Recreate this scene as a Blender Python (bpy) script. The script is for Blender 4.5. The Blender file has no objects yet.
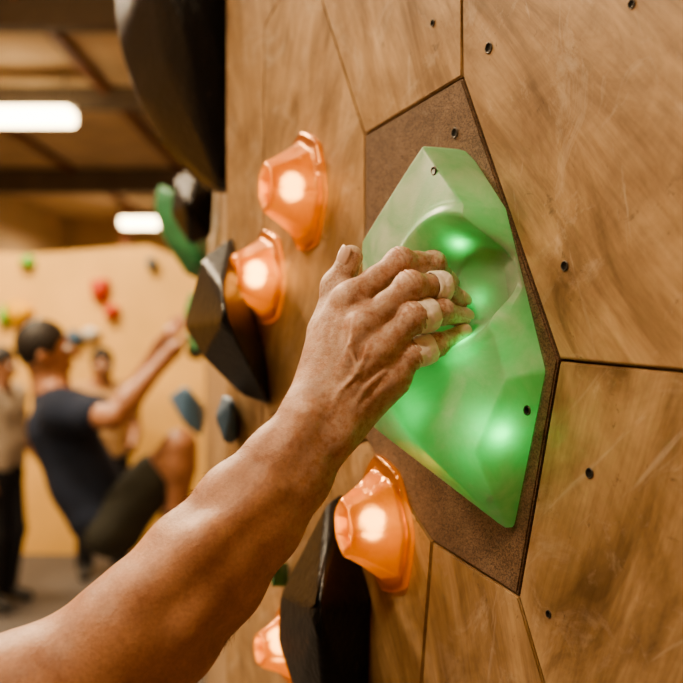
import bpy, bmesh, math, random
import numpy as np
from mathutils import Vector, Matrix
random.seed(4); np.random.seed(4)
scene=bpy.context.scene
COL=scene.collection
try:
    scene.view_settings.view_transform='AgX'; scene.view_settings.look='AgX - Medium High Contrast'
except Exception: pass
# ------------------------------------------------------------ image pixels to world points, assumed camera
F_=950.0; C_=341.5; EYE=1.7
def P(px,py,D):            # image pixel + estimated depth -> world metres
    return Vector(((px-C_)/F_*D, D, EYE-(py-C_)/F_*D))
A=math.radians(28)
P0=Vector((.09,.75,EYE)); U=Vector((math.sin(A),-math.cos(A),0)); V=Vector((0,0,1)); N=Vector((-math.cos(A),-math.sin(A),0))
WM=Matrix(((U.x,V.x,N.x,P0.x),(U.y,V.y,N.y,P0.y),(U.z,V.z,N.z,P0.z),(0,0,0,1)))
WI=WM.inverted()
CAMP=Vector((0,0,EYE))
def W(px,py,h=0.0):        # point on the climbing wall, h metres proud of it
    r=Vector(((px-C_)/F_,1,-(py-C_)/F_))
    D=(h+N.dot(P0-CAMP))/N.dot(r)
    return CAMP+r*D
def UV(px,py,h=0.0):
    return WI@W(px,py,h)
# ------------------------------------------------------------ helpers
def tag(o,label=None,cat=None,kind=None,group=None):
    if label:o["label"]=label
    if cat:o["category"]=cat
    if kind:o["kind"]=kind
    if group:o["group"]=group
    return o
def mesh_obj(name,verts,faces,mat=None,parent=None,smooth=False,M=None):
    me=bpy.data.meshes.new(name); me.from_pydata([tuple(v) for v in verts],[],[tuple(f) for f in faces]); me.update()
    if smooth: me.shade_smooth()
    o=bpy.data.objects.new(name,me); COL.objects.link(o)
    if mat: me.materials.append(mat)
    if M is not None:o.matrix_world=M
    if parent: setpar(o,parent)
    return o
def setpar(o,p):
    bpy.context.view_layer.update()
    mw=o.matrix_world.copy()
    o.parent=p; o.matrix_parent_inverse=p.matrix_world.inverted()
    o.matrix_world=mw
def bm_obj(name,bm,mat=None,parent=None,smooth=False,M=None):
    me=bpy.data.meshes.new(name); bm.to_mesh(me); bm.free()
    if smooth: me.shade_smooth()
    o=bpy.data.objects.new(name,me); COL.objects.link(o)
    if mat: me.materials.append(mat)
    if M is not None:o.matrix_world=M
    if parent:setpar(o,parent)
    return o
def hull_obj(name,pts,mat,bev=.004,segs=3,M=None,parent=None):
    bm=bmesh.new()
    for p in pts: bm.verts.new(p)
    r=bmesh.ops.convex_hull(bm,input=bm.verts)
    kill=[e for e in r['geom_interior'] if isinstance(e,bmesh.types.BMVert)]
    if kill: bmesh.ops.delete(bm,geom=kill,context='VERTS')
    bmesh.ops.dissolve_limit(bm,angle_limit=math.radians(4),verts=bm.verts,edges=bm.edges)
    bmesh.ops.recalc_face_normals(bm,faces=bm.faces)
    if bev: bmesh.ops.bevel(bm,geom=list(bm.edges),offset=bev,segments=segs,affect='EDGES',profile=.5)
    o=bm_obj(name,bm,mat,parent,False,M)
    return o
def box(name,lo,hi,mat,parent=None,bev=0):
    bm=bmesh.new(); bmesh.ops.create_cube(bm,size=1)
    for v in bm.verts:
        v.co=Vector([lo[i]+(v.co[i]+.5)*(hi[i]-lo[i]) for i in range(3)])
    if bev: bmesh.ops.bevel(bm,geom=list(bm.edges),offset=bev,segments=2,affect='EDGES')
    return bm_obj(name,bm,mat,parent)
# ------------------------------------------------------------ materials
def newmat(name):
    m=bpy.data.materials.new(name); m.use_nodes=True
    nt=m.node_tree; nt.nodes.clear(); out=nt.nodes.new('ShaderNodeOutputMaterial')
    return m,nt,out
def nd(nt,t,**kw):
    n=nt.nodes.new(t)
    for k,v in kw.items():
        if k in n.inputs.keys(): n.inputs[k].default_value=v
        else: setattr(n,k,v)
    return n
def ramp(nt,fac,stops):
    r=nt.nodes.new('ShaderNodeValToRGB'); el=r.color_ramp.elements
    while len(el)<len(stops): el.new(.5)
    for e,(p,c) in zip(el,stops):
        e.position=p; e.color=(c[0],c[1],c[2],1) if not isinstance(c,(int,float)) else (c,c,c,1)
    nt.links.new(fac,r.inputs[0]); return r.outputs[0]
def mixc(nt,fac,a,b,mode='MIX'):
    m=nt.nodes.new('ShaderNodeMix'); m.data_type='RGBA'; m.blend_type=mode
    for s,v in ((0,fac),(6,a),(7,b)):
        if isinstance(v,bpy.types.NodeSocket): nt.links.new(v,m.inputs[s])
        else: m.inputs[s].default_value=v if s==0 else (v[0],v[1],v[2],1)
    return m.outputs[2]
def coords(nt,scale=(1,1,1),rot=(0,0,0),kind='Object'):
    tc=nt.nodes.new('ShaderNodeTexCoord'); mp=nt.nodes.new('ShaderNodeMapping')
    mp.inputs['Scale'].default_value=scale; mp.inputs['Rotation'].default_value=rot
    nt.links.new(tc.outputs[kind],mp.inputs[0]); return mp.outputs[0]
def noise(nt,vec,scale,detail=4,rough=.55,dist=0):
    n=nt.nodes.new('ShaderNodeTexNoise'); n.inputs['Scale'].default_value=scale; n.inputs['Detail'].default_value=detail
    n.inputs['Roughness'].default_value=rough; n.inputs['Distortion'].default_value=dist
    nt.links.new(vec,n.inputs['Vector']); return n.outputs[0]
def bump(nt,h,strength=.3,dist=.001,normal=None):
    b=nt.nodes.new('ShaderNodeBump'); b.inputs['Strength'].default_value=strength; b.inputs['Distance'].default_value=dist
    nt.links.new(h,b.inputs['Height'])
    if normal: nt.links.new(normal,b.inputs['Normal'])
    return b.outputs[0]
def simple(name,col,rough=.6,var=.15,scale=8,metal=0,bs=.15,emit=None,es=0):
    m,nt,out=newmat(name); p=nd(nt,'ShaderNodeBsdfPrincipled')
    v=coords(nt); n=noise(nt,v,scale)
    c=ramp(nt,n,[(.3,[x*(1-var) for x in col]),(.7,[min(1,x*(1+var)) for x in col])])
    nt.links.new(c,p.inputs['Base Color']); p.inputs['Roughness'].default_value=rough; p.inputs['Metallic'].default_value=metal
    if bs: nt.links.new(bump(nt,n,bs,.003),p.inputs['Normal'])
    if emit: p.inputs['Emission Color'].default_value=(*emit,1); p.inputs['Emission Strength'].default_value=es
    nt.links.new(p.outputs[0],out.inputs[0]); return m
def wood(name,dark,mid,light,rot,seed,chalk=.5):
    m,nt,out=newmat(name); p=nd(nt,'ShaderNodeBsdfPrincipled')
    v0=coords(nt)
    off=nt.nodes.new('ShaderNodeVectorMath'); off.operation='ADD'; off.inputs[1].default_value=(seed*3.1,seed*1.7,seed)
    nt.links.new(v0,off.inputs[0])
    def mp(rt,sc):
        r1=nt.nodes.new('ShaderNodeMapping'); r1.inputs['Rotation'].default_value=(0,0,rt); nt.links.new(off.outputs[0],r1.inputs[0])
        r2=nt.nodes.new('ShaderNodeMapping'); r2.inputs['Scale'].default_value=sc; nt.links.new(r1.outputs[0],r2.inputs[0]); return r2.outputs[0]
    g=noise(nt,mp(rot,(1,.06,1)),260,6,.6,.2)
    g2=noise(nt,mp(rot,(1,.24,1)),20,7,.64,2.2)
    c1=ramp(nt,g2,[(.28,dark),(.46,mid),(.68,light)])
    c=mixc(nt,.34,c1,ramp(nt,g,[(.32,(.48,.43,.38)),(.58,(1,1,1))]),'MULTIPLY')
    big=noise(nt,off.outputs[0],9,5,.68,.5)
    c=mixc(nt,.75,c,ramp(nt,big,[(.35,(.54,.49,.44)),(.56,(1.0,1.0,1.0))]),'MULTIPLY')
    s=noise(nt,mp(rot+.55,(1,.12,1)),46,5,.66,.8)
    c=mixc(nt,ramp(nt,s,[(.62,0.0),(.70,.55*chalk)]),c,(.66,.56,.45))
    cl=noise(nt,off.outputs[0],14,7,.75,1.2)
    c=mixc(nt,ramp(nt,cl,[(.54,0.0),(.70,.7*chalk)]),c,(.64,.53,.41))
    d=noise(nt,off.outputs[0],55,5,.7,.8)
    c=mixc(nt,ramp(nt,d,[(.63,0.0),(.72,.7)]),c,(.06,.036,.02))
    nt.links.new(c,p.inputs['Base Color'])
    nt.links.new(ramp(nt,g2,[(.3,.38),(.7,.52)]),p.inputs['Roughness'])
    nt.links.new(bump(nt,g,.2,.0008),p.inputs['Normal'])
    nt.links.new(p.outputs[0],out.inputs[0]); return m
M_wood=[wood('plywood_a',(.22,.132,.066),(.37,.238,.125),(.51,.35,.20),-.5,1),
        wood('plywood_b',(.205,.125,.063),(.355,.225,.118),(.49,.335,.19),-.75,2.3),
        wood('plywood_c',(.21,.13,.065),(.37,.24,.128),(.51,.35,.20),.35,4.1),
        wood('plywood_d',(.195,.118,.058),(.34,.215,.112),(.47,.32,.18),-.3,6.7)]
def gritty():
    m,nt,out=newmat('gritty_brown_panel'); p=nd(nt,'ShaderNodeBsdfPrincipled')
    v=coords(nt); a=noise(nt,v,800,3,.7); b=noise(nt,v,25,4,.6)
    c=mixc(nt,.8,ramp(nt,b,[(.3,(.125,.078,.048)),(.7,(.21,.136,.088))]),ramp(nt,a,[(.38,(.28,.26,.24)),(.62,(1.4,1.35,1.3))]),'MULTIPLY')
    c=mixc(nt,ramp(nt,noise(nt,v,60,5,.7,.5),[(.60,0.0),(.75,.3)]),c,(.5,.42,.34))
    nt.links.new(c,p.inputs['Base Color']); p.inputs['Roughness'].default_value=.75
    nt.links.new(bump(nt,a,.8,.001),p.inputs['Normal']); nt.links.new(p.outputs[0],out.inputs[0]); return m
M_grit=gritty()
def frosted():
    m,nt,out=newmat('frosted_green_resin')
    v=coords(nt); n=noise(nt,v,30,5,.6,.6); f=noise(nt,v,600,3,.65)
    bp=bump(nt,f,.45,.0006)
    tr=nd(nt,'ShaderNodeBsdfTranslucent'); nt.links.new(ramp(nt,n,[(.3,(.24,.80,.42)),(.7,(.40,.90,.56))]),tr.inputs[0])
    pr=nd(nt,'ShaderNodeBsdfPrincipled')
    c=ramp(nt,n,[(.3,(.31,.43,.32)),(.7,(.42,.53,.41))])
    ck=noise(nt,v,26,8,.72,.5)
    c=mixc(nt,ramp(nt,ck,[(.46,0.0),(.68,.7)]),c,(.70,.72,.63))
    nt.links.new(c,pr.inputs['Base Color'])
    nt.links.new(ramp(nt,ck,[(.42,.28),(.65,.55)]),pr.inputs['Roughness']); nt.links.new(bp,pr.inputs['Normal'])
    pr.inputs['Coat Weight'].default_value=.4; pr.inputs['Coat Roughness'].default_value=.2
    mx=nt.nodes.new('ShaderNodeMixShader'); nt.links.new(ramp(nt,ck,[(.42,.55),(.68,.70)]),mx.inputs[0])
    nt.links.new(tr.outputs[0],mx.inputs[1]); nt.links.new(pr.outputs[0],mx.inputs[2]); nt.links.new(mx.outputs[0],out.inputs[0]); return m
M_green=frosted()
def amber():
    m,nt,out=newmat('amber_copper_resin')
    v=coords(nt); n=noise(nt,v,70,4,.6,.5); bp=bump(nt,n,.35,.005)
    tr=nd(nt,'ShaderNodeBsdfTranslucent'); nt.links.new(ramp(nt,n,[(.3,(.75,.30,.07)),(.7,(1,.50,.15))]),tr.inputs[0])
    gl=nd(nt,'ShaderNodeBsdfPrincipled'); gl.inputs['Base Color'].default_value=(1,.58,.24,1); gl.inputs['Transmission Weight'].default_value=1; gl.inputs['IOR'].default_value=1.45
    gl.inputs['Roughness'].default_value=.42; nt.links.new(bp,gl.inputs['Normal'])
    pr=nd(nt,'ShaderNodeBsdfPrincipled'); pr.inputs['Base Color'].default_value=(.74,.38,.15,1); pr.inputs['Metallic'].default_value=.95
    pr.inputs['Roughness'].default_value=.12; nt.links.new(bp,pr.inputs['Normal'])
    mx=nt.nodes.new('ShaderNodeMixShader'); mx.inputs[0].default_value=.58
    nt.links.new(tr.outputs[0],mx.inputs[1]); nt.links.new(gl.outputs[0],mx.inputs[2])
    m2=nt.nodes.new('ShaderNodeMixShader'); m2.inputs[0].default_value=.38
    nt.links.new(mx.outputs[0],m2.inputs[1]); nt.links.new(pr.outputs[0],m2.inputs[2]); nt.links.new(m2.outputs[0],out.inputs[0]); return m
M_amber=amber()
def blackres():
    m,nt,out=newmat('black_resin'); p=nd(nt,'ShaderNodeBsdfPrincipled'); v=coords(nt)
    n=noise(nt,v,18,5,.7,.8); d=noise(nt,v,90,3,.7)
    c=mixc(nt,ramp(nt,n,[(.60,0.0),(.82,.12)]),(.007,.007,.008),(.35,.32,.29))
    c=mixc(nt,ramp(nt,d,[(.68,0.0),(.76,.4)]),c,(.3,.27,.24))
    nt.links.new(c,p.inputs['Base Color']); p.inputs['Roughness'].default_value=.36; p.inputs['Specular IOR Level'].default_value=.2
    nt.links.new(bump(nt,d,.4,.004),p.inputs['Normal'])
    nt.links.new(p.outputs[0],out.inputs[0]); return m
M_black=blackres()
M_metal=simple('dark_steel',(.10,.09,.08),.4,.2,200,.8,0)
M_hole=simple('hole_shadow',(.006,.005,.004),.9,.1,50,0,0)
M_tape=simple('athletic_tape',(.90,.84,.76),.85,.06,300,0,.4)
# ------------------------------------------------------------ surface nets
def surface_nets(F,xs,ys,zs):
    ins=F<0
    nx,ny,nz=F.shape
    c=np.zeros((nx-1,ny-1,nz-1),np.int8)
    for i in (0,1):
        for j in (0,1):
            for k in (0,1):
                c+=ins[i:nx-1+i,j:ny-1+j,k:nz-1+k]
    I,J,K=np.nonzero((c>0)&(c<8))
    pos=np.zeros((len(I),3)); cnt=np.zeros(len(I))
    for a in [(i,j,k) for i in (0,1) for j in (0,1) for k in (0,1)]:
        for ax in range(3):
            if a[ax]==1: continue
            b=list(a); b[ax]=1
            fa=F[I+a[0],J+a[1],K+a[2]]; fb=F[I+b[0],J+b[1],K+b[2]]
            cr=(fa<0)!=(fb<0); den=np.where(cr,fa-fb,1); t=np.where(cr,fa/den,0)
            for q in range(3):
                pos[:,q]+=cr*(a[q]+(t if q==ax else 0))
            cnt+=cr
    pos/=cnt[:,None]
    idx=np.full(c.shape,-1,np.int64); idx[I,J,K]=np.arange(len(I))
    def co(g,i,f): return g[i]+(g[i+1]-g[i])*f
    verts=np.stack([co(xs,I,pos[:,0]),co(ys,J,pos[:,1]),co(zs,K,pos[:,2])],1)
    quads=[]
    for ax in range(3):
        s=[slice(None)]*3; t=[slice(None)]*3; s[ax]=slice(0,-1); t[ax]=slice(1,None)
        A0=ins[tuple(s)]; B0=ins[tuple(t)]
        i,j,k=np.nonzero(A0!=B0); ijk=[i,j,k]
        o1,o2=(ax+1)%3,(ax+2)%3
        ok=(ijk[o1]>0)&(ijk[o2]>0)&(ijk[o1]<F.shape[o1]-1)&(ijk[o2]<F.shape[o2]-1)
        i,j,k=i[ok],j[ok],k[ok]; ijk=[i,j,k]
        fl=A0[i,j,k]
        def g(d1,d2):
            q=[x.copy() for x in ijk]; q[o1]=q[o1]-d1; q[o2]=q[o2]-d2
            return idx[q[0],q[1],q[2]]
        Q=np.stack([g(1,1),g(0,1),g(0,0),g(1,0)],1)
        Q[~fl]=Q[~fl][:,::-1]
        quads.append(Q)
    return verts,np.concatenate(quads)
def smin(a,b,k):
    h=np.maximum(k-np.abs(a-b),0)/k
    return np.minimum(a,b)-h*h*k*.25
class Field:
    def __init__(s,xs,ys,zs):
        s.g=[np.asarray(xs,np.float32),np.asarray(ys,np.float32),np.asarray(zs,np.float32)]
        s.F=np.full([len(a) for a in s.g],1.0,np.float32)
    def sub(s,pts,pad):
        sl=[]
        for q in range(3):
            lo=min(p[q] for p in pts)-pad; hi=max(p[q] for p in pts)+pad
            a=np.searchsorted(s.g[q],lo); b=np.searchsorted(s.g[q],hi)
            sl.append(slice(max(a,0),min(max(b,a+1),len(s.g[q]))))
        return tuple(sl)
    def grid(s,sl):
        return (s.g[0][sl[0]][:,None,None],s.g[1][sl[1]][None,:,None],s.g[2][sl[2]][None,None,:])
    def seg(s,sl,a,b,ra,rb):
        X,Y,Z=s.grid(sl); ab=Vector(b)-Vector(a); L=max(ab.length_squared,1e-10)
        t=np.clip(((X-a[0])*ab.x+(Y-a[1])*ab.y+(Z-a[2])*ab.z)/L,0,1)
        return np.sqrt((X-a[0]-t*ab.x)**2+(Y-a[1]-t*ab.y)**2+(Z-a[2]-t*ab.z)**2)-(ra+(rb-ra)*t)
    def chain(s,pts,rad,k,kin=None,pad=.03,op='u'):
        kin=kin or k
        sl=s.sub(pts,max(rad)+pad); d=None
        for i in range(len(pts)-1):
            e=s.seg(sl,pts[i],pts[i+1],rad[i],rad[i+1])
            d=e if d is None else smin(d,e,kin)
        if op=='u': s.F[sl]=smin(s.F[sl],d,k)
        elif op=='s': s.F[sl]=-smin(-s.F[sl],d,k)
        return s
    def ell(s,c,r,k,M=None,pad=.03,op='u'):
        R=max(r); sl=s.sub([c],R+pad); X,Y,Z=s.grid(sl)
        if M is None: x,y,z=(X-c[0])/r[0],(Y-c[1])/r[1],(Z-c[2])/r[2]
        else:
            dx,dy,dz=X-c[0],Y-c[1],Z-c[2]
            x=(dx*M[0].x+dy*M[0].y+dz*M[0].z)/r[0]; y=(dx*M[1].x+dy*M[1].y+dz*M[1].z)/r[1]; z=(dx*M[2].x+dy*M[2].y+dz*M[2].z)/r[2]
        d=(np.sqrt(x*x+y*y+z*z)-1)*min(r)
        if op=='u': s.F[sl]=smin(s.F[sl],d,k)
        else: s.F[sl]=-smin(-s.F[sl],d,k)
        return s
    def obj(s,name,mat,parent=None):
        v,q=surface_nets(s.F,*[a.astype(float) for a in s.g])
        me=bpy.data.meshes.new(name); me.from_pydata(v.tolist(),[],q.tolist()); me.update(); me.shade_smooth()
        o=bpy.data.objects.new(name,me); COL.objects.link(o); me.materials.append(mat)
        if parent:setpar(o,parent)
        return o,v
# ------------------------------------------------------------ skin
def skin(name,attr=False,c0=(.34,.165,.10),c1=(.52,.285,.18)):
    m,nt,out=newmat(name); p=nd(nt,'ShaderNodeBsdfPrincipled'); v=coords(nt)
    n=noise(nt,v,34,5,.65,.4); c=ramp(nt,n,[(.32,c0),(.68,c1)])
    fine=noise(nt,v,380,4,.7)
    c=mixc(nt,.38,c,ramp(nt,fine,[(.34,(.56,.48,.44)),(.60,(1.05,1.05,1.05))]),'MULTIPLY')
    if attr:
        at=nt.nodes.new('ShaderNodeAttribute'); at.attribute_name='tint'
        sp=nt.nodes.new('ShaderNodeSeparateColor'); nt.links.new(at.outputs['Color'],sp.inputs[0])
        c=mixc(nt,sp.outputs[0],c,(.52,.21,.15))
        mm=nt.nodes.new('ShaderNodeMath'); mm.operation='MULTIPLY'
        nt.links.new(sp.outputs[1],mm.inputs[0]); nt.links.new(ramp(nt,noise(nt,v,170,6,.78),[(.38,0.0),(.56,1.0)]),mm.inputs[1])
        c=mixc(nt,mm.outputs[0],c,(.80,.70,.63))
        vo=nt.nodes.new('ShaderNodeTexVoronoi'); vo.feature='DISTANCE_TO_EDGE'; vo.inputs['Scale'].default_value=560
        nt.links.new(v,vo.inputs['Vector'])
        b1=bump(nt,vo.outputs[0],.35,.0006)
        b2=bump(nt,noise(nt,v,170,5,.65,.5),.42,.0012,b1)
        nt.links.new(b2,p.inputs['Normal'])
    nt.links.new(c,p.inputs['Base Color']); p.inputs['Roughness'].default_value=.46
    p.inputs['Subsurface Weight'].default_value=.10; p.inputs['Subsurface Radius'].default_value=(.006,.002,.001); p.inputs['Subsurface Scale'].default_value=1.0
    nt.links.new(p.outputs[0],out.inputs[0]); return m
M_skin=skin('tanned_skin',True); M_skin2=skin('skin_plain',False,(.27,.125,.07),(.42,.215,.125))
M_nail=simple('fingernail',(.66,.46,.38),.3,.08,100,0,0)
def axis(lo,hi,segs):
    out=[]; x=lo
    for end,st in segs:
        n=max(1,int(round((end-x)/st))); out+=list(np.linspace(x,end,n,endpoint=False)); x=end
    return out+[x]
xs=axis(-.40,.108,[(-.05,.0022),(.108,.001)])
ys=axis(.54,.745,[(.745,.0012)])
zs=axis(1.395,1.79,[(1.60,.0022),(1.79,.001)])
A_=Field(xs,ys,zs)
pr=Vector((.72,0,-.69))           # across the forearm
arm=[(P(330,410,.664),.0095,.0168),(P(318,426,.661),.0098,.0168),(P(288,468,.655),.0105,.0203),(P(250,513,.647),.012,.0250),(P(205,568,.638),.013,.0284),(P(155,626,.63),.012,.0314),(P(82,688,.615),.008,.034)]
for sgn in (-1,1):
    pts=[c+pr*(o*sgn) for c,o,r in arm]; A_.chain(pts,[r for c,o,r in arm],.02,.012)
A_.chain([P(95,678,.618),P(40,704,.60),P(-90,720,.575)],[.033,.041,.047],.03,.02,pad=.04)
A_.chain([P(185,572,.622),P(120,630,.608)],[.018,.024],.03,pad=.04)      # forearm muscle bellies
A_.chain([P(268,492,.628),P(205,545,.608),P(150,592,.602)],[.005,.010,.010],.016)
A_.chain([P(270,520,.632),P(232,565,.618),P(185,628,.602)],[.004,.009,.010],.014)
A_.chain([P(312,414,.646),P(285,455,.637),P(255,490,.630)],[.0025,.0035,.003],.010)
A_.chain([P(300,436,.645),P(309,418,.645)],[.006,.007],.012)
A_.ell(P(340,437,.649),(.0080,.0080,.0080),.012)                            # ulna head
hand={
 'index': ([P(351,299,.674),P(400,263,.680),P(433,264,.697),P(447,280,.711)],[.0110,.0097,.0082,.0071]),
 'middle':([P(364,326,.660),P(410,287,.662),P(442,287,.681),P(459,300,.697)],[.0115,.0100,.0085,.0073]),
 'ring':  ([P(378,353,.656),P(413,318,.656),P(441,312,.673),P(462,317,.690)],[.0110,.0096,.0082,.0071]),
 'little':([P(392,379,.660),P(411,355,.660),P(436,345,.670),P(461,334,.684)],[.0100,.0085,.0074,.0066])}
starts={'index':P(322,398,.672),'middle':P(328,406,.664),'ring':P(335,416,.661),'little':P(341,426,.662)}
for kf,(pt,r) in hand.items():
    s0=starts[kf]
    A_.chain([s0,pt[0]],[.0118,.0105],.011)
    d=Vector((0,.013,-.002)); A_.chain([s0+d,pt[0]+d*.9],[.013,.0115],.014)
A_.chain([P(316,396,.676),P(328,335,.694)],[.014,.0140],.02)
A_.chain([P(325,380,.672),P(345,312,.684)],[.011,.010],.014)
th=[P(326,332,.695),P(338,288,.698),P(351,257,.693)]
Ff=np.full(A_.F.shape,1.0,np.float32)
def finger(pts,rad,kin):
    sl=A_.sub(pts,max(rad)+.02); d=None
    for i in range(len(pts)-1):
        e=A_.seg(sl,pts[i],pts[i+1],rad[i],rad[i+1]); d=e if d is None else smin(d,e,kin)
    return sl,d
def midwaist(pts,rad):            # phalanges are slimmer between joints
    P2=[pts[0]];R2=[rad[0]]
    for i in range(len(pts)-1):
        if i<2:
            P2.append(pts[i].lerp(pts[i+1],.5)); R2.append((rad[i]+rad[i+1])/2*.93)
        P2.append(pts[i+1]); R2.append(rad[i+1])
    return P2,R2
for kf,(pt,r) in hand.items():
    p2,r2=midwaist(pt,r)
    sl,d=finger(p2,r2,.004)
    for j,(i,rr) in enumerate(((1,1.05),(2,1.04))):
        e=A_.seg(sl,pt[i]+Vector((0,-.0008,.0004)),pt[i]+Vector((.0005,-.0008,.0004)),r[i]*rr,r[i]*rr); d=smin(d,e,.005)
    X,Y,Z=A_.grid(sl)
    for i,amp in ((1,.0006),(2,.0004)):
        ax=(pt[i+1]-pt[i-1]).normalized(); c=pt[i]
        t=(X-c.x)*ax.x+(Y-c.y)*ax.y+(Z-c.z)*ax.z
        dd=np.sqrt((X-c.x)**2+(Y-c.y)**2+(Z-c.z)**2)
        d=d+amp*np.exp(-(t/.0055)**2)*np.cos(t*2*math.pi/.0036)*(dd<.03)
    Ff[sl]=smin(Ff[sl],d,.0008)
sl,d=finger(th,[.0125,.0108,.0088],.006)
e=A_.seg(sl,th[1],th[1]+Vector((0,0,.001)),.0116,.0116); d=smin(d,e,.006)
Ff[sl]=smin(Ff[sl],d,.0012)
A_.F=smin(A_.F,Ff,.006); del Ff
for kf,(pt,r) in hand.items():
    A_.ell(pt[0]+Vector((.001,-.0048,.001)),(.0082,.0076,.0082),.009)
    s0=starts[kf]; a=pt[0]+Vector((-.001,-.0104,0)); b=s0+Vector((0,-.0103,0))
    A_.chain([a,a.lerp(b,.6)],[.0024,.0014],.006)
def vein(pts,r=.0011): A_.chain(pts,[r]*len(pts),.0035,.003)
vein([P(370,345,.6445),P(358,372,.6440),P(340,392,.6465),P(325,420,.6440)])
vein([P(357,320,.651),P(350,345,.6470),P(358,372,.6440)])
vein([P(384,372,.6465),P(366,388,.6455),P(352,408,.6475)])
person,vv=A_.obj('person',M_skin)
tag(person,"bare tanned arm with chalky taped fingers gripping the green hold","person")
me=person.data; ca=me.color_attributes.new('tint','FLOAT_COLOR','POINT')
red=np.zeros(len(vv)); ch=np.zeros(len(vv))
for kf,(pt,r) in hand.items():
    for i,w,s in ((0,.30,.010),(1,.40,.009),(2,.30,.007),(3,.70,.010)):
        c=np.array(pt[i]); red=np.maximum(red,w*np.exp(-((vv-c)**2).sum(1)/(s*1.3)**2))
        ch=np.maximum(ch,(.5,.65,.85,.9)[i]*np.exp(-((vv-c)**2).sum(1)/(.018)**2))
for c in th: 
    c=np.array(c); ch=np.maximum(ch,.75*np.exp(-((vv-c)**2).sum(1)/.02**2))
ch=np.maximum(ch,.32*np.clip((vv[:,0]+.05)/.05,0,1))
arr=np.stack([red,ch,red*0,red*0+1],1).astype(np.float32).ravel(); ca.data.foreach_set('color',arr)
del A_
def tape(c,ax,r,length,label):
    ax=ax.normalized(); ref=Vector((0,0,1)).cross(ax).normalized(); up=ax.cross(ref)
    vs=[];fs=[]; n=56; rows=[(-.5,.0000),(-.5,.0013),(-.3,.0015),(-.08,.0014),(-.06,.0020),(.2,.0020),(.42,.0018),(.5,.0016),(.5,.0)]
    for (t,dr) in rows:
        for i in range(n):
            an=2*math.pi*i/n
            w=.00018*math.sin(an*7+t*6)+.0001*math.sin(an*13)
            L=t*length+ (.0003*math.sin(an*3+t*4))
            rr=r+dr+w
            vs.append(c+ax*L+(ref*math.cos(an)+up*math.sin(an))*rr)
    for k in range(len(rows)-1):
        for i in range(n):
            fs.append((k*n+i,k*n+(i+1)%n,(k+1)*n+(i+1)%n,(k+1)*n+i))
    o=mesh_obj('finger_tape',vs,fs,M_tape,person,True); o["label"]=label; return o
def on(kf,i,t):
    pt,r=hand[kf]; return pt[i].lerp(pt[i+1],t), pt[i+1]-pt[i], r[i]+(r[i+1]-r[i])*t
for kf,i,t,L in (('middle',1,.84,.013),('ring',1,.30,.0175),('little',1,.36,.0175)):
    c,ax,r=on(kf,i,t); tape(c,ax,r+.0011,L,"off-white athletic tape wrapped around a finger")
def nail(c,ax,nrm,w,l):
    ax=ax.normalized(); nrm=(nrm-ax*nrm.dot(ax)).normalized(); sd=ax.cross(nrm)
    vs=[];fs=[];n=9;m=9
    for i in range(n):
        for j in range(m):
            a=(i/(n-1)-.5)*2; b=(j/(m-1)-.5)*2
            wx=w*math.sqrt(max(0,1-.35*max(0,b)**2-.25*max(0,-b)**2))
            vs.append(c+sd*(a*wx)+ax*(b*l)+nrm*(.0012*(1-a*a*1.6)-.0004*b*b))
    for i in range(n-1):
        for j in range(m-1): fs.append((i*m+j,(i+1)*m+j,(i+1)*m+j+1,i*m+j+1))
    o=mesh_obj('fingernail',vs,fs,M_nail,person,True)
    s=o.modifiers.new('s','SOLIDIFY'); s.thickness=.0006; return o
for kf in hand:
    pt,r=hand[kf]; ax=pt[3]-pt[2]; nrm=Vector((.25,-1,.55)) 
    nrm=(nrm-ax.normalized()*nrm.dot(ax.normalized())).normalized()
    nail(pt[3]+nrm*(r[3]-.0004),ax,nrm,.0050,.0055)
ax=th[2]-th[1]; nrm=Vector((-.7,-.7,.1)); nrm=(nrm-ax.normalized()*nrm.dot(ax.normalized())).normalized()
nail(th[2]+nrm*.0084,ax,nrm,.0062,.0068)
hv=[];hf=[]
M_hair=simple('arm_hair',(.16,.085,.045),.5,.1,50,0,0)
for _ in range(1900):
    t=random.random()*5.99; i=int(t); q=t-i
    a,b=arm[i],arm[i+1] if i+1<len(arm) else arm[i]
    c=a[0].lerp(b[0],q); off=a[1]+(b[1]-a[1])*q; r=a[2]+(b[2]-a[2])*q
    axd=(b[0]-a[0]).normalized(); an=random.uniform(math.pi*.85,math.pi*2.15)
    e=axd.cross(pr).normalized(); 
    if e.y>0: e=-e
    dirn=pr*math.cos(an)-e*math.sin(an)
    base=c+pr*(off*math.cos(an))+dirn*(r+.0004)
    g=(axd*random.uniform(.4,1.0)+dirn*.3+Vector((random.uniform(-.3,.3),0,random.uniform(-.3,.3)))).normalized()
    L=random.uniform(.006,.011); sd=g.cross(Vector((0,1,0))).normalized()*.00012
    m1=base+g*L*.5; tip=base+g*L*.95-dirn*L*.15; n0=len(hv)
    hv+=[base-sd,base+sd,m1+sd*.8,m1-sd*.8,tip]; hf+=[(n0,n0+1,n0+2,n0+3),(n0+3,n0+2,n0+4)]
o=mesh_obj('arm_hair',hv,hf,M_hair,person); o["kind"]="stuff"; o["label"]="fine brown forearm hair"
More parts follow.
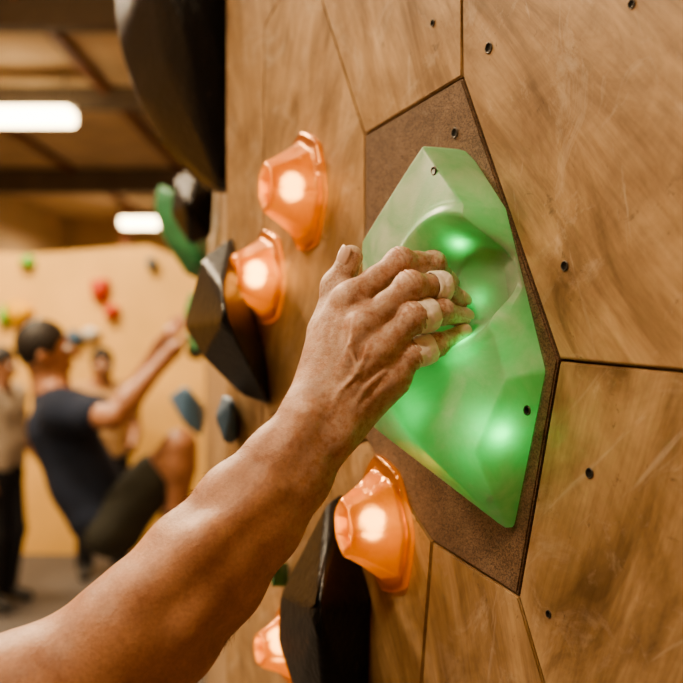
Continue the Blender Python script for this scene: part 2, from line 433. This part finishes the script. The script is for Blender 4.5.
# ------------------------------------------------------------ wall panels
def inset(poly,d):
    n=len(poly); area=sum(poly[i][0]*poly[(i+1)%n][1]-poly[(i+1)%n][0]*poly[i][1] for i in range(n))
    if area<0: poly=poly[::-1]
    out=[]
    for i in range(n):
        p0,p1,p2=Vector(poly[i-1]),Vector(poly[i]),Vector(poly[(i+1)%n])
        e1=(p1-p0).normalized(); e2=(p2-p1).normalized(); n1=Vector((-e1.y,e1.x)); n2=Vector((-e2.y,e2.x))
        b=(n1+n2); b=b/max(b.dot(n1),.3); out.append(p1+b*d)
    return out
def panel(pix,mat,label,h=0.0,gap=.0010):
    poly=[tuple(UV(*p)[:2]) for p in pix]; poly=inset(poly,gap)
    bm=bmesh.new(); top=[bm.verts.new((p[0],p[1],h)) for p in poly]; bot=[bm.verts.new((p[0],p[1],-.018)) for p in poly]
    ft=bm.faces.new(top); bm.faces.new(bot[::-1]); n=len(top)
    for i in range(n): bm.faces.new((top[i],bot[i],bot[(i+1)%n],top[(i+1)%n]))
    bmesh.ops.bevel(bm,geom=list(ft.edges),offset=.0012,segments=2,affect='EDGES')
    bmesh.ops.recalc_face_normals(bm,faces=bm.faces)
    return tag(bm_obj('wall_panel',bm,mat,None,False,WM),label,"wall panel",group="climbing wall plywood panels")
V1=(365,135);V2=(462,77);V3=(559,360);V4=(518,596);V5=(432,541);V6=(366,440)
LX=226
hexp=panel([V1,V2,V3,V4,V5,V6],M_grit,"gritty dark brown hexagonal panel behind the green hold",.0005)
pA=panel([(305,-60),(322,0),V1,V2,(461,0),(460,-60),(460,-300),(305,-300)],M_wood[0],"plywood climbing panel meeting the brown panel's top edge")
pB=panel([V2,(460,-300),(860,-300),(860,388),V3],M_wood[1],"large worn plywood panel with bolt holes and pale scratches")
pC=panel([V3,(860,388),(860,960),(625,960),V4],M_wood[2],"plywood panel with chalk scuffs beside the brown panel")
pD=panel([V4,(625,960),(400,960),V5],M_wood[3],"plywood panel meeting the brown panel's bottom edge")
pE=panel([(305,-300),(305,-60),(322,0),V1,V6,(262,485),(264,26),(284,-8),(284,-300)],M_wood[2],"plywood panel carrying a glowing amber hold")
pG=panel([(284,-300),(284,-8),(264,26),(262,485),(LX,500),(LX,-300)],M_wood[3],"narrow plywood panel at the bend of the wall")
pF=panel([V6,V5,(400,960),(LX,960),(LX,500),(262,485)],M_wood[0],"plywood panel carrying an amber and a black hold")
def disc_hole(px,py,par,r=.0028,h0=0.0,ring=True):
    c=UV(px,py,h0); vs=[];fs=[]; n=20
    prof=[(r*1.4,.0),(r*1.3,.0004),(r*1.05,.0003),(r*.9,-.0004),(0.0001,-.0006)]
    for rr,h in prof:
        for i in range(n):
            a=2*math.pi*i/n; vs.append((c.x+rr*math.cos(a),c.y+rr*math.sin(a),h0+h+.0006))
    for k in range(len(prof)-1):
        for i in range(n): fs.append((k*n+i,k*n+(i+1)%n,(k+1)*n+(i+1)%n,(k+1)*n+i))
    o=mesh_obj('bolt_hole',vs,fs,M_metal if ring else M_hole,None,True,WM)
    o.data.materials.append(M_hole)
    for i,f in enumerate(o.data.polygons):
        if i>=n*2: f.material_index=1
    setpar(o,par)
for x,y,pp,h,r in ((433,23,pA,0,.0022),(489,48,pB,0,.0032),(565,266,pB,0,.0026),(632,4,pB,0,.0022),(590,473,pC,0,.0026),(549,614,pC,0,.0020),
                 (455,133,hexp,.0005,.0032)):
    disc_hole(x,y,pp,r,h)
e1=WM@Vector((UV(LX,341).x-.001,0,0)); 
near=P0+U*2.2
bx,by=e1.x,e1.y
nb=N*(-.0185)
pl=[(near.x+nb.x,near.y+nb.y),(bx+nb.x*.6,by+nb.y),(-.664,4.6),(-.3,4.75),(-.1,4.75),(4.0,4.75),(4.0,near.y)]
vs=[(x,y,z) for z in (0.0,4.6) for x,y in pl]; n=len(pl)
fs=[(i,(i+1)%n,n+(i+1)%n,n+i) for i in range(n)]+[tuple(range(n))[::-1],tuple(range(n,2*n))]
wr=mesh_obj('wall_right',vs,fs,M_wood[3]); tag(wr,"plywood climbing wall running away into the gym","wall","structure")
# ------------------------------------------------------------ green hold
def q(px,py,h): 
    u=UV(px,py,h); return Vector((u.x,u.y,h))
base=[q(466,160,.006),q(540,371,.006),q(508,531,.006)]
t_tl=q(421,146,.042); t_l=q(361,243,.060); t_bl=q(370,425,.055)
base+=[Vector((t_bl.x-.016,t_bl.y-.004,.004)),Vector((t_l.x-.016,t_l.y,.004)),Vector((t_tl.x-.012,t_tl.y+.004,.004))]
upper=[q(443,158,.031),q(521,369,.016),q(490,503,.017),t_tl,t_l,t_bl,q(366,310,.072),q(463,205,.039),q(375,388,.078),q(421,448,.060),q(474,450,.045),q(506,380,.031)]
bm=bmesh.new()
for p in base+upper: bm.verts.new(p)
bm.verts.new((0.02,-.02,-.05))
r=bmesh.ops.convex_hull(bm,input=bm.verts); bmesh.ops.recalc_face_normals(bm,faces=bm.faces)
bm.faces.ensure_lookup_table(); planes=[]
for f in bm.faces:
    nn=f.normal
    if nn.z>.05: planes.append((nn.x,nn.y,nn.z,nn.dot(f.verts[0].co)))
bm.free()
def hull2(ps):
    ps=sorted(set((round(p[0],6),round(p[1],6)) for p in ps)); 
    def half(ps):
        o=[]
        for p in ps:
            while len(o)>1 and (o[-1][0]-o[-2][0])*(p[1]-o[-2][1])-(o[-1][1]-o[-2][1])*(p[0]-o[-2][0])<=0:o.pop()
            o.append(p)
        return o
    a=half(ps); b=half(ps[::-1]); return a[:-1]+b[:-1]
outl=hull2([(p.x,p.y) for p in base+upper])
cen=np.array(outl).mean(0)
bc=UV(448,284,.044)
def height(u,v):
    ds=np.stack([(d-a*u-b*v)/c for a,b,c,d in planes]); k=.0012
    m=ds.min(0); h=m-k*np.log(np.exp(-(ds-m)/k).sum(0))
    ca,sa=math.cos(.12),math.sin(.12); du=u-bc.x; dv=v-bc.y
    x=(du*ca+dv*sa)/.045; y=(-du*sa+dv*ca)/.050; qq=np.sqrt(x*x+y*y)
    s=np.clip((1.0-qq)/.50,0,1); s=s*s*(3-2*s)
    lip=.0032*np.exp(-((qq-1.04)/.08)**2)
    h=np.minimum(h,1)-.037*s+lip
    return np.maximum(h,.004)
NR,NT=120,460
th_=np.linspace(0,2*math.pi,NT,endpoint=False)
def outr(t):
    dx,dy=math.cos(t),math.sin(t); best=1e9; n=len(outl)
    for i in range(n):
        x1,y1=outl[i][0]-cen[0],outl[i][1]-cen[1]; x2,y2=outl[(i+1)%n][0]-cen[0],outl[(i+1)%n][1]-cen[1]
        ex,ey=x2-x1,y2-y1; den=dx*ey-dy*ex
        if abs(den)<1e-12: continue
        s=(x1*ey-y1*ex)/den; w=(x1*dy-y1*dx)/den
        if s>0 and -1e-6<=w<=1+1e-6: best=min(best,s)
    return best
R_=np.array([outr(t) for t in th_]); 
for _ in range(2): R_=(np.roll(R_,1)+R_*2+np.roll(R_,-1))/4
vs=[(cen[0],cen[1],float(height(np.array([cen[0]]),np.array([cen[1]]))[0]))]
for i in range(1,NR+1):
    fr=i/NR; u=cen[0]+R_*fr*np.cos(th_); v=cen[1]+R_*fr*np.sin(th_); h=height(u,v)
    vs+=[(a,b,c) for a,b,c in zip(u,v,h)]
vs+=[(a,b,.0012) for a,b in zip(cen[0]+R_*np.cos(th_),cen[1]+R_*np.sin(th_))]
fs=[(0,1+i,1+(i+1)%NT) for i in range(NT)]
for k in range(NR):
    for i in range(NT):
        a=1+k*NT; b=a+NT; fs.append((a+i,b+i,b+(i+1)%NT,a+(i+1)%NT))
gh=mesh_obj('climbing_hold',vs,fs,M_green,None,True,WM)
tag(gh,"large faceted frosted green hold glowing inside, with scooped pocket","climbing hold")
def surf(px,py):
    h=.03
    for _ in range(25):
        u=UV(px,py,h); h=.5*h+.5*float(height(np.array([u.x]),np.array([u.y]))[0])
    return Vector((u.x,u.y,h))
for x,y in ((434,171),(514,411),(495,490)):
    c=surf(x,y); n=18; vs=[];fs=[]
    for rr,hh in ((.0036,.0),(.0034,.0008),(.0024,.0008),(.0020,-.0012),(.0001,-.0012)):
        for i in range(n):
            a=2*math.pi*i/n; vs.append((c.x+rr*math.cos(a),c.y+rr*math.sin(a),c.z+hh))
    for k in range(4):
        for i in range(n): fs.append((k*n+i,k*n+(i+1)%n,(k+1)*n+(i+1)%n,(k+1)*n+i))
    o=mesh_obj('mounting_screw',vs,fs,M_metal,None,True,WM); o.data.materials.append(M_hole)
    for i,f in enumerate(o.data.polygons):
        if i>=n*2:f.material_index=1
    setpar(o,gh)
def plight(loc,power,col,rad=.004,par=None,name='led_light'):
    l=bpy.data.lights.new(name,'POINT'); l.energy=power; l.color=col; l.shadow_soft_size=rad
    o=bpy.data.objects.new(name,l); COL.objects.link(o); o.location=loc
    if par:setpar(o,par)
for x,y,dp,pw in ((474,430,.018,.044),(446,238,.012,.022),(404,408,.018,.026),(454,348,.013,.022),(474,300,.008,.008)):
    c=surf(x,y); plight(WM@Vector((c.x,c.y,max(.006,c.z-dp))),pw,(.09,1,.27),.004,gh)
# ------------------------------------------------------------ amber holds
def amber_hold(px,py,rv,ru,H,tilt,label,pw):
    c=UV(px,py,0); nT=112
    prof=[(1.0,.0005),(1.0,.09),(.965,.12),(.88,.13),(.82,.16),(.74,.30),(.58,.60),(.47,.84),(.43,.95),(.38,1.0),(.32,.985),(.27,.90),(.24,.78),(.15,.74),(.001,.73)]
    pf=[]
    for (a,b),(c2,d) in zip(prof[:-1],prof[1:]):
        for t in (0,.25,.5,.75): pf.append((a+(c2-a)*t,b+(d-b)*t))
    pf.append(prof[-1]); vs=[];fs=[]
    for rr,hh in pf:
        for i in range(nT):
            a=2*math.pi*i/nT; sect=2*math.pi/7; m=((a+.2)%sect)-sect/2
            fac=math.cos(sect/2)/math.cos(m); wgt=1 if .14<hh<.97 and rr>.3 else .55
            f=1+(fac-1)*wgt
            x=rr*ru*f*math.cos(a); y=rr*rv*f*math.sin(a)
            x+=hh*H*.12; 
            ct,st=math.cos(tilt),math.sin(tilt)
            vs.append((x*ct-y*st,x*st+y*ct,hh*H))
    for k in range(len(pf)-1):
        for i in range(nT): fs.append((k*nT+i,k*nT+(i+1)%nT,(k+1)*nT+(i+1)%nT,(k+1)*nT+i))
    M=WM@Matrix.Translation((c.x,c.y,0))
    o=mesh_obj('climbing_hold',vs,fs,M_amber,None,True,M); tag(o,label,"climbing hold",group="glowing amber holds")
    plight(M@Vector((0,.05*rv,.36*H)),pw*1.5,(1,.54,.18),.012,o)
    return o
amber_hold(307,192,.064,.047,.050,.1,"translucent amber hold with faceted cone and flange, lit inside",.070)
amber_hold(269,277,.055,.046,.046,.15,"translucent amber hold glowing brightly next to black volume",.095)
amber_hold(388,524,.062,.043,.048,.25,"translucent amber hold with raised cup, below the green hold",.065)
amber_hold(292,643,.045,.04,.040,0,"small amber hold low on the wall beside black volume",.065)
# ------------------------------------------------------------ black volumes & other holds on the wall
def hold(pts,mat,label,bev=.004,group=None):
    o=hull_obj('climbing_hold',pts,mat,bev); return tag(o,label,"climbing hold",group=group)
b1=[P(109,-60,1.45),P(112,0,1.44),P(119,55,1.42),P(138,110,1.41),P(165,150,1.40),P(203,190,1.38),P(234,216,1.28),P(236,150,1.24),P(234,60,1.22),P(229,-60,1.22),P(190,20,1.20),P(202,130,1.24),P(150,-60,1.22),P(165,60,1.26),P(225,100,1.7),P(225,-60,1.7)]
hold(b1,M_black,"large black drop-shaped volume dusted with chalk",.018)
hold([P(174,178,1.95),P(170,215,1.95),P(190,247,1.95),P(212,238,1.95),P(215,185,2.0),P(205,160,1.95),P(188,205,1.82),P(213,210,2.2)],M_black,"small black hold under the large volume",.01)
hold([W(232,236,.02),W(202,258,.07),W(184,326,.08),W(204,358,.07),W(242,396,.02),W(271,406,.0),W(264,345,0),W(244,300,0),W(226,320,.105),W(222,286,.09),W(236,250,0)],M_black,"black angular volume with pointed lower tip",.004)
hold([W(344,492,.0),W(372,600,.0),W(366,760,.0),W(330,780,.03),W(298,700,.05),W(277,640,.05),W(280,595,.05),W(326,505,.02),W(316,610,.08),W(333,500,.0),W(330,760,0)],M_black,"black faceted pyramid volume low on the wall",.004)
M_g2=simple('green_hold',(.04,.22,.10),.35,.2,20); M_blue=simple('blue_hold',(.06,.13,.22),.45,.2,10); M_red=simple('red_hold',(.50,.06,.03),.5,.2,10)
M_yel=simple('yellow_hold',(.75,.42,.04),.5,.2,10); M_wht=simple('white_hold',(.6,.6,.58),.5,.2,10); M_grn=simple('lime_hold',(.15,.5,.08),.5,.2,10)
hold([P(152,205,2.3),P(158,182,2.3),P(178,192,2.25),P(204,262,2.2),P(208,285,2.4),P(186,276,2.3),P(162,240,2.3),P(210,230,2.6)],M_g2,"translucent green curved hold next to black holds",.012)
hold([P(183,310,2.7),P(190,290,2.7),P(205,300,2.6),P(206,350,2.6),P(190,352,2.7),P(208,330,2.9)],M_g2,"green hold below a black volume",.01)
hold([P(184,345,3.4),P(203,335,3.3),P(205,350,3.5),P(203,362,3.6),P(186,358,3.6)],M_black,"black hold gripped by the climber",.012)
hold([P(166,396,2.6),P(185,382,2.5),P(200,404,2.5),P(202,440,2.5),P(182,425,2.5),P(208,410,2.8)],M_blue,"blue hold near the climber's knees",.015)
hold([W(222,395,.02),W(234,400,.03),W(238,430,.0),W(236,446,0),W(224,444,.02),W(214,418,.03),W(230,395,0)],M_blue,"small blue hold at the bend of the wall",.004)
hold([W(268,572,.02),W(276,560,.03),W(288,562,.0),W(290,588,0),W(272,588,.03)],M_g2,"small green hold by the black pyramid",.003)
hold([P(188,512,3.45),P(204,510,3.4),P(206,528,3.5),P(204,540,3.65),P(188,534,3.6)],M_yel,"yellow foothold under the climber's shoe",.012)
# ------------------------------------------------------------ room
M_floor=simple('mat_floor',(.10,.09,.085),.7,.25,1.5,0,.1)
M_ceil=simple('ceiling_sheet',(.72,.54,.35),.8,.2,1.2); M_beam=simple('beam_steel',(.14,.11,.085),.6,.2,3)
M_plas=simple('plaster_warm',(.62,.44,.26),.85,.15,.8); M_rust=simple('rust_paint',(.26,.11,.06),.6,.3,4)
M_ply=simple('pale_plywood',(.70,.43,.14),.6,.12,2.0)
tag(box('floor',(-7.2,-4,-.1),(5,25,0),M_floor),"dark grey padded mat floor","floor","structure")
tag(box('ceiling',(-7.2,-4,4.9),(5,25,5.0),M_ceil),"beige ceiling","ceiling","structure")
tag(box('wall_left',(-7.3,-4,0),(-7.2,25,4.9),M_plas),"warm painted side wall","wall","structure")
tag(box('wall_back',(-7.2,25,0),(5,25.1,4.9),M_plas),"warm painted end wall","wall","structure")
tag(box('wall_front',(-7.2,-4.1,0),(5,-4,4.9),M_plas),"warm painted wall","wall","structure")
for y,hh in ((8.6,.34),(11.9,.26),(17.5,.45)):
    o=box('ceiling_beam',(-7.2,y,4.9-hh),(4.0,y+.22,4.9),M_beam,bev=.01); tag(o,"dark steel beam crossing the ceiling","ceiling beam",group="ceiling beams")
for x in (-5.0,-3.0):
    o=box('purlin',(x,-3.9,4.80),(x+.1,24.9,4.90),M_rust); tag(o,"rust-red roof purlin under the ceiling","purlin",group="roof purlins")
o=box('support_column',(-5.30,22.6,0),(-5.02,22.85,4.9),M_rust,bev=.01); tag(o,"rust-red steel support column","column")
y0=7.6
poly=[(-7.0,0),(-.75,0),(-.75,2.15),(-1.6,2.50),(-2.6,2.42),(-4.5,2.55),(-7.0,2.5)]
o=mesh_obj('bouldering_wall',[(x,y0+.25*(z/2.4),z) for x,z in poly]+[(x,y0+.8,z) for x,z in poly],
   [tuple(range(7)),tuple(range(13,6,-1))]+[(i,i+7,(i+1)%7+7,(i+1)%7) for i in range(7)],M_ply); tag(o,"pale plywood freestanding bouldering wall","bouldering wall")
def blob(px,py,D,sx,sz,mat,label):
    bm=bmesh.new(); bmesh.ops.create_icosphere(bm,subdivisions=3,radius=1)
    a=random.random()*9
    for v in bm.verts:
        c=v.co; f=1+.18*math.sin(c.x*3+a)+.15*math.cos(c.z*4+a*2); v.co=Vector((c.x*sx*f,c.y*.09,c.z*sz*f))
    o=bm_obj('climbing_hold',bm,mat,None,True,Matrix.Translation(P(px,py,D))); tag(o,label,"climbing hold",group="holds on the far bouldering wall")
def yb(py): 
    z=1.0
    for _ in range(20):
        D=y0+.25*z/2.4; z=EYE-(py-C_)/F_*D
    return D-.03
for px,py,sx,sz,m,l in ((100,290,.07,.10,M_red,"red hold on pale plywood"),(112,312,.08,.05,M_red,"small red hold on pale plywood"),(20,313,.11,.11,M_yel,"yellow hold on pale plywood"),(27,262,.06,.06,M_grn,"green hold on pale plywood"),
     (76,338,.07,.08,M_blue,"blue hold on pale plywood"),(4,316,.04,.10,M_grn,"tall green hold on pale plywood"),(92,334,.07,.06,M_wht,"white hold on pale plywood"),(152,264,.05,.05,M_blue,"small blue hold on pale plywood")):
    blob(px,py,yb(py),sx,sz,m,l)
def emat(name,col,s):
    m,nt,out=newmat(name); e=nd(nt,'ShaderNodeEmission'); v=coords(nt); n=noise(nt,v,3,1)
    nt.links.new(ramp(nt,n,[(0,col),(1,[min(1,c*1.02) for c in col])]),e.inputs[0]); e.inputs[1].default_value=s; nt.links.new(e.outputs[0],out.inputs[0]); return m
M_em=emat('lamp_diffuser',(1,.76,.44),15)
M_house=simple('lamp_housing',(.3,.28,.25),.5,.1,5)
def lamp(x,y,z,area=0,col=(1,.78,.53),w=1.3,d=.35,th=.2,label="rectangular glowing ceiling lamp hanging below the beams"):
    o=box('ceiling_lamp',(x-w/2,y-d/2,z),(x+w/2,y+d/2,z+.06),M_house,bev=.01); tag(o,label,"ceiling lamp",group="ceiling lamps")
    box('lamp_shade',(x-w/2+.03,y-d/2-.004,z-th),(x+w/2-.03,y+d/2+.004,z+.0),M_em,o,bev=.02)
    for s in (-.4,.4): box('hanging_rod',(x+s*w-.01,y-.01,z+.06),(x+s*w+.01,y+.01,4.9),M_house,o)
    if area:
        l=bpy.data.lights.new('lamp_light','AREA'); l.shape='RECTANGLE'; l.size=w; l.size_y=d; l.energy=area; l.color=col
        q=bpy.data.objects.new('lamp_light',l); COL.objects.link(q); q.location=(x,y,z-th-.03); setpar(q,o)
lamp(-3.82,11.3,4.46,260,th=.17)
lamp(-4.47,21.0,4.42,320,w=.85)
lamp(-1.9,2.6,4.3,178)
lamp(-2.6,6.0,4.4,215)  # unseen lamp, added to brighten the far part of the gym
lamp(-1.3,-.6,4.2,52)  # unseen lamp, added as weak front light on arm and wall
lamp(-4.3,1.2,4.3,130)
# ------------------------------------------------------------ people
M_navy=simple('navy_cotton',(.010,.018,.042),.9,.2,10); M_olive=simple('olive_shorts',(.035,.036,.028),.9,.2,10)
M_dhair=simple('dark_hair',(.012,.008,.006),.6,.2,60); M_shoe=simple('climbing_shoe_rubber',(.03,.03,.03),.6,.2,20)
M_lite=simple('pale_shirt',(.36,.29,.22),.9,.15,8); M_dpant=simple('black_trousers',(.012,.012,.015),.9,.2,8); M_redt=simple('tan_shirt',(.42,.26,.13),.9,.15,8)
M_eye=simple('eye_white',(.7,.68,.64),.3,.03,5)
def fld(pts,pad,st):
    lo=[min(p[i] for p in pts)-pad for i in range(3)]; hi=[max(p[i] for p in pts)+pad for i in range(3)]
    return Field(*[np.arange(lo[i],hi[i],st) for i in range(3)])
def figure(J,face,cols,label,st=.012,shorts=True):
    allp=[J[k] for k in ('head','neck','chest','belly','pelvis')]+[p for k in ('sh','el','wr','ha','hip','kn','an','toe') for p in J[k]]
    B=fld(allp,.2,st); up=(J['head']-J['neck']).normalized(); fc=(face-up*face.dot(up)).normalized(); sd=up.cross(fc)
    hc=J['head']; Mx=(sd,fc,up)
    B.ell(hc+up*.02-fc*.005,(.074,.092,.100),.02,Mx); B.ell(hc-up*.05+fc*.022,(.052,.062,.065),.03,Mx)
    B.chain([hc+fc*.088+up*.015,hc+fc*.112-up*.022],[.010,.015],.012)
    for s in (-1,1):
        B.ell(hc+sd*(s*.077)-fc*.005-up*.005,(.010,.020,.030),.008,Mx)
        B.ell(hc+sd*(s*.033)+fc*.098+up*.012,(.018,.013,.012),.01,Mx,op='s')
    B.ell(hc+fc*.090-up*.058,(.024,.014,.006),.008,Mx)
    B.chain([hc-up*.06-fc*.01,J['neck']],[.055,.060],.03)
    side=(J['sh'][1]-J['sh'][0]).normalized()
    for off in (-.07,.07): B.chain([J['chest']+side*off,J['belly']+side*off*.8,J['pelvis']+side*off],[.105,.095,.105],.05)
    for s in (0,1):
        B.chain([J['chest']+(J['sh'][s]-J['chest'])*.5,J['sh'][s]],[.075,.062],.05)
        B.chain([J['neck'],J['sh'][s]],[.05,.05],.05)
        B.chain([J['sh'][s],J['el'][s]],[.056,.042],.03); B.chain([J['el'][s],J['el'][s].lerp(J['wr'][s],.3),J['wr'][s]],[.041,.043,.027],.02)
        w=J['wr'][s]; h=J['ha'][s]; dd=(h-w).normalized(); pp=dd.cross(fc).normalized()
        if pp.length<.1: pp=side
        B.chain([w,w.lerp(h,.5)],[.027,.032],.02)
        for i in range(4):
            o=pp*((i-1.5)*.021); B.chain([w.lerp(h,.5)+o,h+o,h+o+fc*.02-dd*.015],[.011,.010,.009],.006)
        B.chain([w.lerp(h,.3)+pp*.03,w.lerp(h,.75)+pp*.058],[.013,.010],.008)
        B.chain([J['hip'][s],J['kn'][s]],[.088,.057],.04); 
        k,a=J['kn'][s],J['an'][s]; B.chain([k,k.lerp(a,.3),a],[.055,.057,.036],.03)
        B.chain([a,J['toe'][s]],[.038,.03],.02)
    body,_=B.obj('person',cols['skin']); tag(body,label,"person")
    T=fld([J['neck'],J['pelvis'],*J['sh'],*J['el']],.2,st)
    for off in (-.07,.07): T.chain([J['chest']+side*off,J['belly']+side*off*.8,J['pelvis'].lerp(J['belly'],.25)+side*off],[.124,.118,.128],.05)
    for s in (0,1):
        T.chain([J['neck']-up*.03,J['sh'][s]],[.062,.066],.04); T.chain([J['chest'],J['sh'][s]],[.10,.076],.05)
        T.chain([J['sh'][s],J['sh'][s].lerp(J['el'][s],.55)],[.072,.064],.03)
    o,_=T.obj('shirt',cols['top'],body)
    L=fld([J['pelvis'],*J['hip'],*J['kn'],*J['an']],.2,st)
    L.chain([J['belly'].lerp(J['pelvis'],.75)-side*.06,J['belly'].lerp(J['pelvis'],.75)+side*.06],[.115,.115],.05)
    for s in (0,1):
        L.chain([J['pelvis'].lerp(J['hip'][s],.5),J['hip'][s]],[.115,.105],.04)
        if shorts: L.chain([J['hip'][s],J['hip'][s].lerp(J['kn'][s],.62)],[.105,.090],.03)
        else: L.chain([J['hip'][s],J['kn'][s],J['an'][s]],[.105,.075,.062],.03)
    L.obj('shorts' if shorts else 'trousers',cols['bot'],body)
    H=fld([hc],.2,st*.7)
    H.ell(hc+up*.035-fc*.014,(.082,.098,.098),.02,Mx); H.ell(hc-up*.03+fc*.095,(.09,.075,.085),.02,Mx,op='s')
    H.obj('hair',cols['hair'],body)
    for s in (0,1):
        K=fld([J['an'][s],J['toe'][s]],.1,st*.8); K.chain([J['an'][s]-(J['kn'][s]-J['an'][s]).normalized()*.01,J['toe'][s]],[.046,.037],.02); K.obj('shoe',cols['shoe'],body)
    for s in (-1,1):
        bm=bmesh.new(); bmesh.ops.create_uvsphere(bm,u_segments=12,v_segments=8,radius=.012)
        bm_obj('eye',bm,M_eye,body,True,Matrix.Translation(hc+sd*(s*.033)+fc*.083+up*.012))
    return body
J=dict(head=P(46,353,3.58),neck=P(51,388,3.6),chest=P(62,428,3.6),belly=P(84,480,3.6),pelvis=P(107,520,3.6),
 sh=[P(64,412,3.42),P(66,408,3.80)],el=[P(113,418,3.30),P(122,412,3.90)],wr=[P(162,362,3.40),P(160,345,3.8)],ha=[P(186,337,3.42),P(182,322,3.72)],
 hip=[P(113,528,3.50),P(112,524,3.70)],kn=[P(180,446,3.42),P(166,462,3.80)],an=[P(178,512,3.42),P(172,522,3.74)],toe=[P(194,508,3.44),P(189,512,3.70)])
figure(J,Vector((1,.15,.25)),dict(skin=M_skin2,top=M_navy,bot=M_olive,hair=M_dhair,shoe=M_shoe),"climber in navy t-shirt and dark shorts crouching on the wall",.011)
def standing(x,y,face,cols,label,hgt=1.75):
    s=hgt/1.75; f=Vector(face).normalized(); sd=Vector((0,0,1)).cross(f); b=Vector((x,y,0))
    def q(a,c,z): return b+sd*a+f*c+Vector((0,0,z*s))
    Jn=dict(head=q(0,.02,1.63),neck=q(0,0,1.48),chest=q(0,0,1.30),belly=q(0,.01,1.10),pelvis=q(0,0,.95),
     sh=[q(-.18,0,1.42),q(.18,0,1.42)],el=[q(-.23,-.02,1.13),q(.24,.02,1.14)],wr=[q(-.24,.08,.90),q(.20,.18,.98)],ha=[q(-.24,.11,.80),q(.16,.26,1.02)],
     hip=[q(-.09,0,.90),q(.09,0,.90)],kn=[q(-.11,.03,.50),q(.12,.04,.50)],an=[q(-.12,0,.09),q(.13,-.02,.09)],toe=[q(-.13,.14,.04),q(.15,.12,.04)])
    return figure(Jn,f,cols,label,.018,False)
standing(-2.20,6.1,(1,-.2,0),dict(skin=M_skin2,top=M_lite,bot=M_dpant,hair=M_dhair,shoe=M_shoe),"person standing in pale shirt and black trousers watching",1.66)
standing(-1.74,6.9,(.3,-1,0),dict(skin=M_skin2,top=M_redt,bot=M_dpant,hair=M_dhair,shoe=M_shoe),"person in tan shirt standing by the far wall",1.64)
# ------------------------------------------------------------ world + camera
w=bpy.data.worlds.new('World'); scene.world=w; w.use_nodes=True
bg=w.node_tree.nodes.get('Background') or w.node_tree.nodes.new('ShaderNodeBackground')
bg.inputs[0].default_value=(1,.74,.52,1); bg.inputs[1].default_value=.25
cam=bpy.data.cameras.new('Camera'); co=bpy.data.objects.new('Camera',cam); COL.objects.link(co)
co.location=CAMP; co.rotation_euler=(math.pi/2,0,0); cam.sensor_width=36; cam.lens=F_/683*36
cam.clip_start=.02; cam.dof.use_dof=True; cam.dof.focus_distance=.675; cam.dof.aperture_fstop=5.0
scene.camera=co
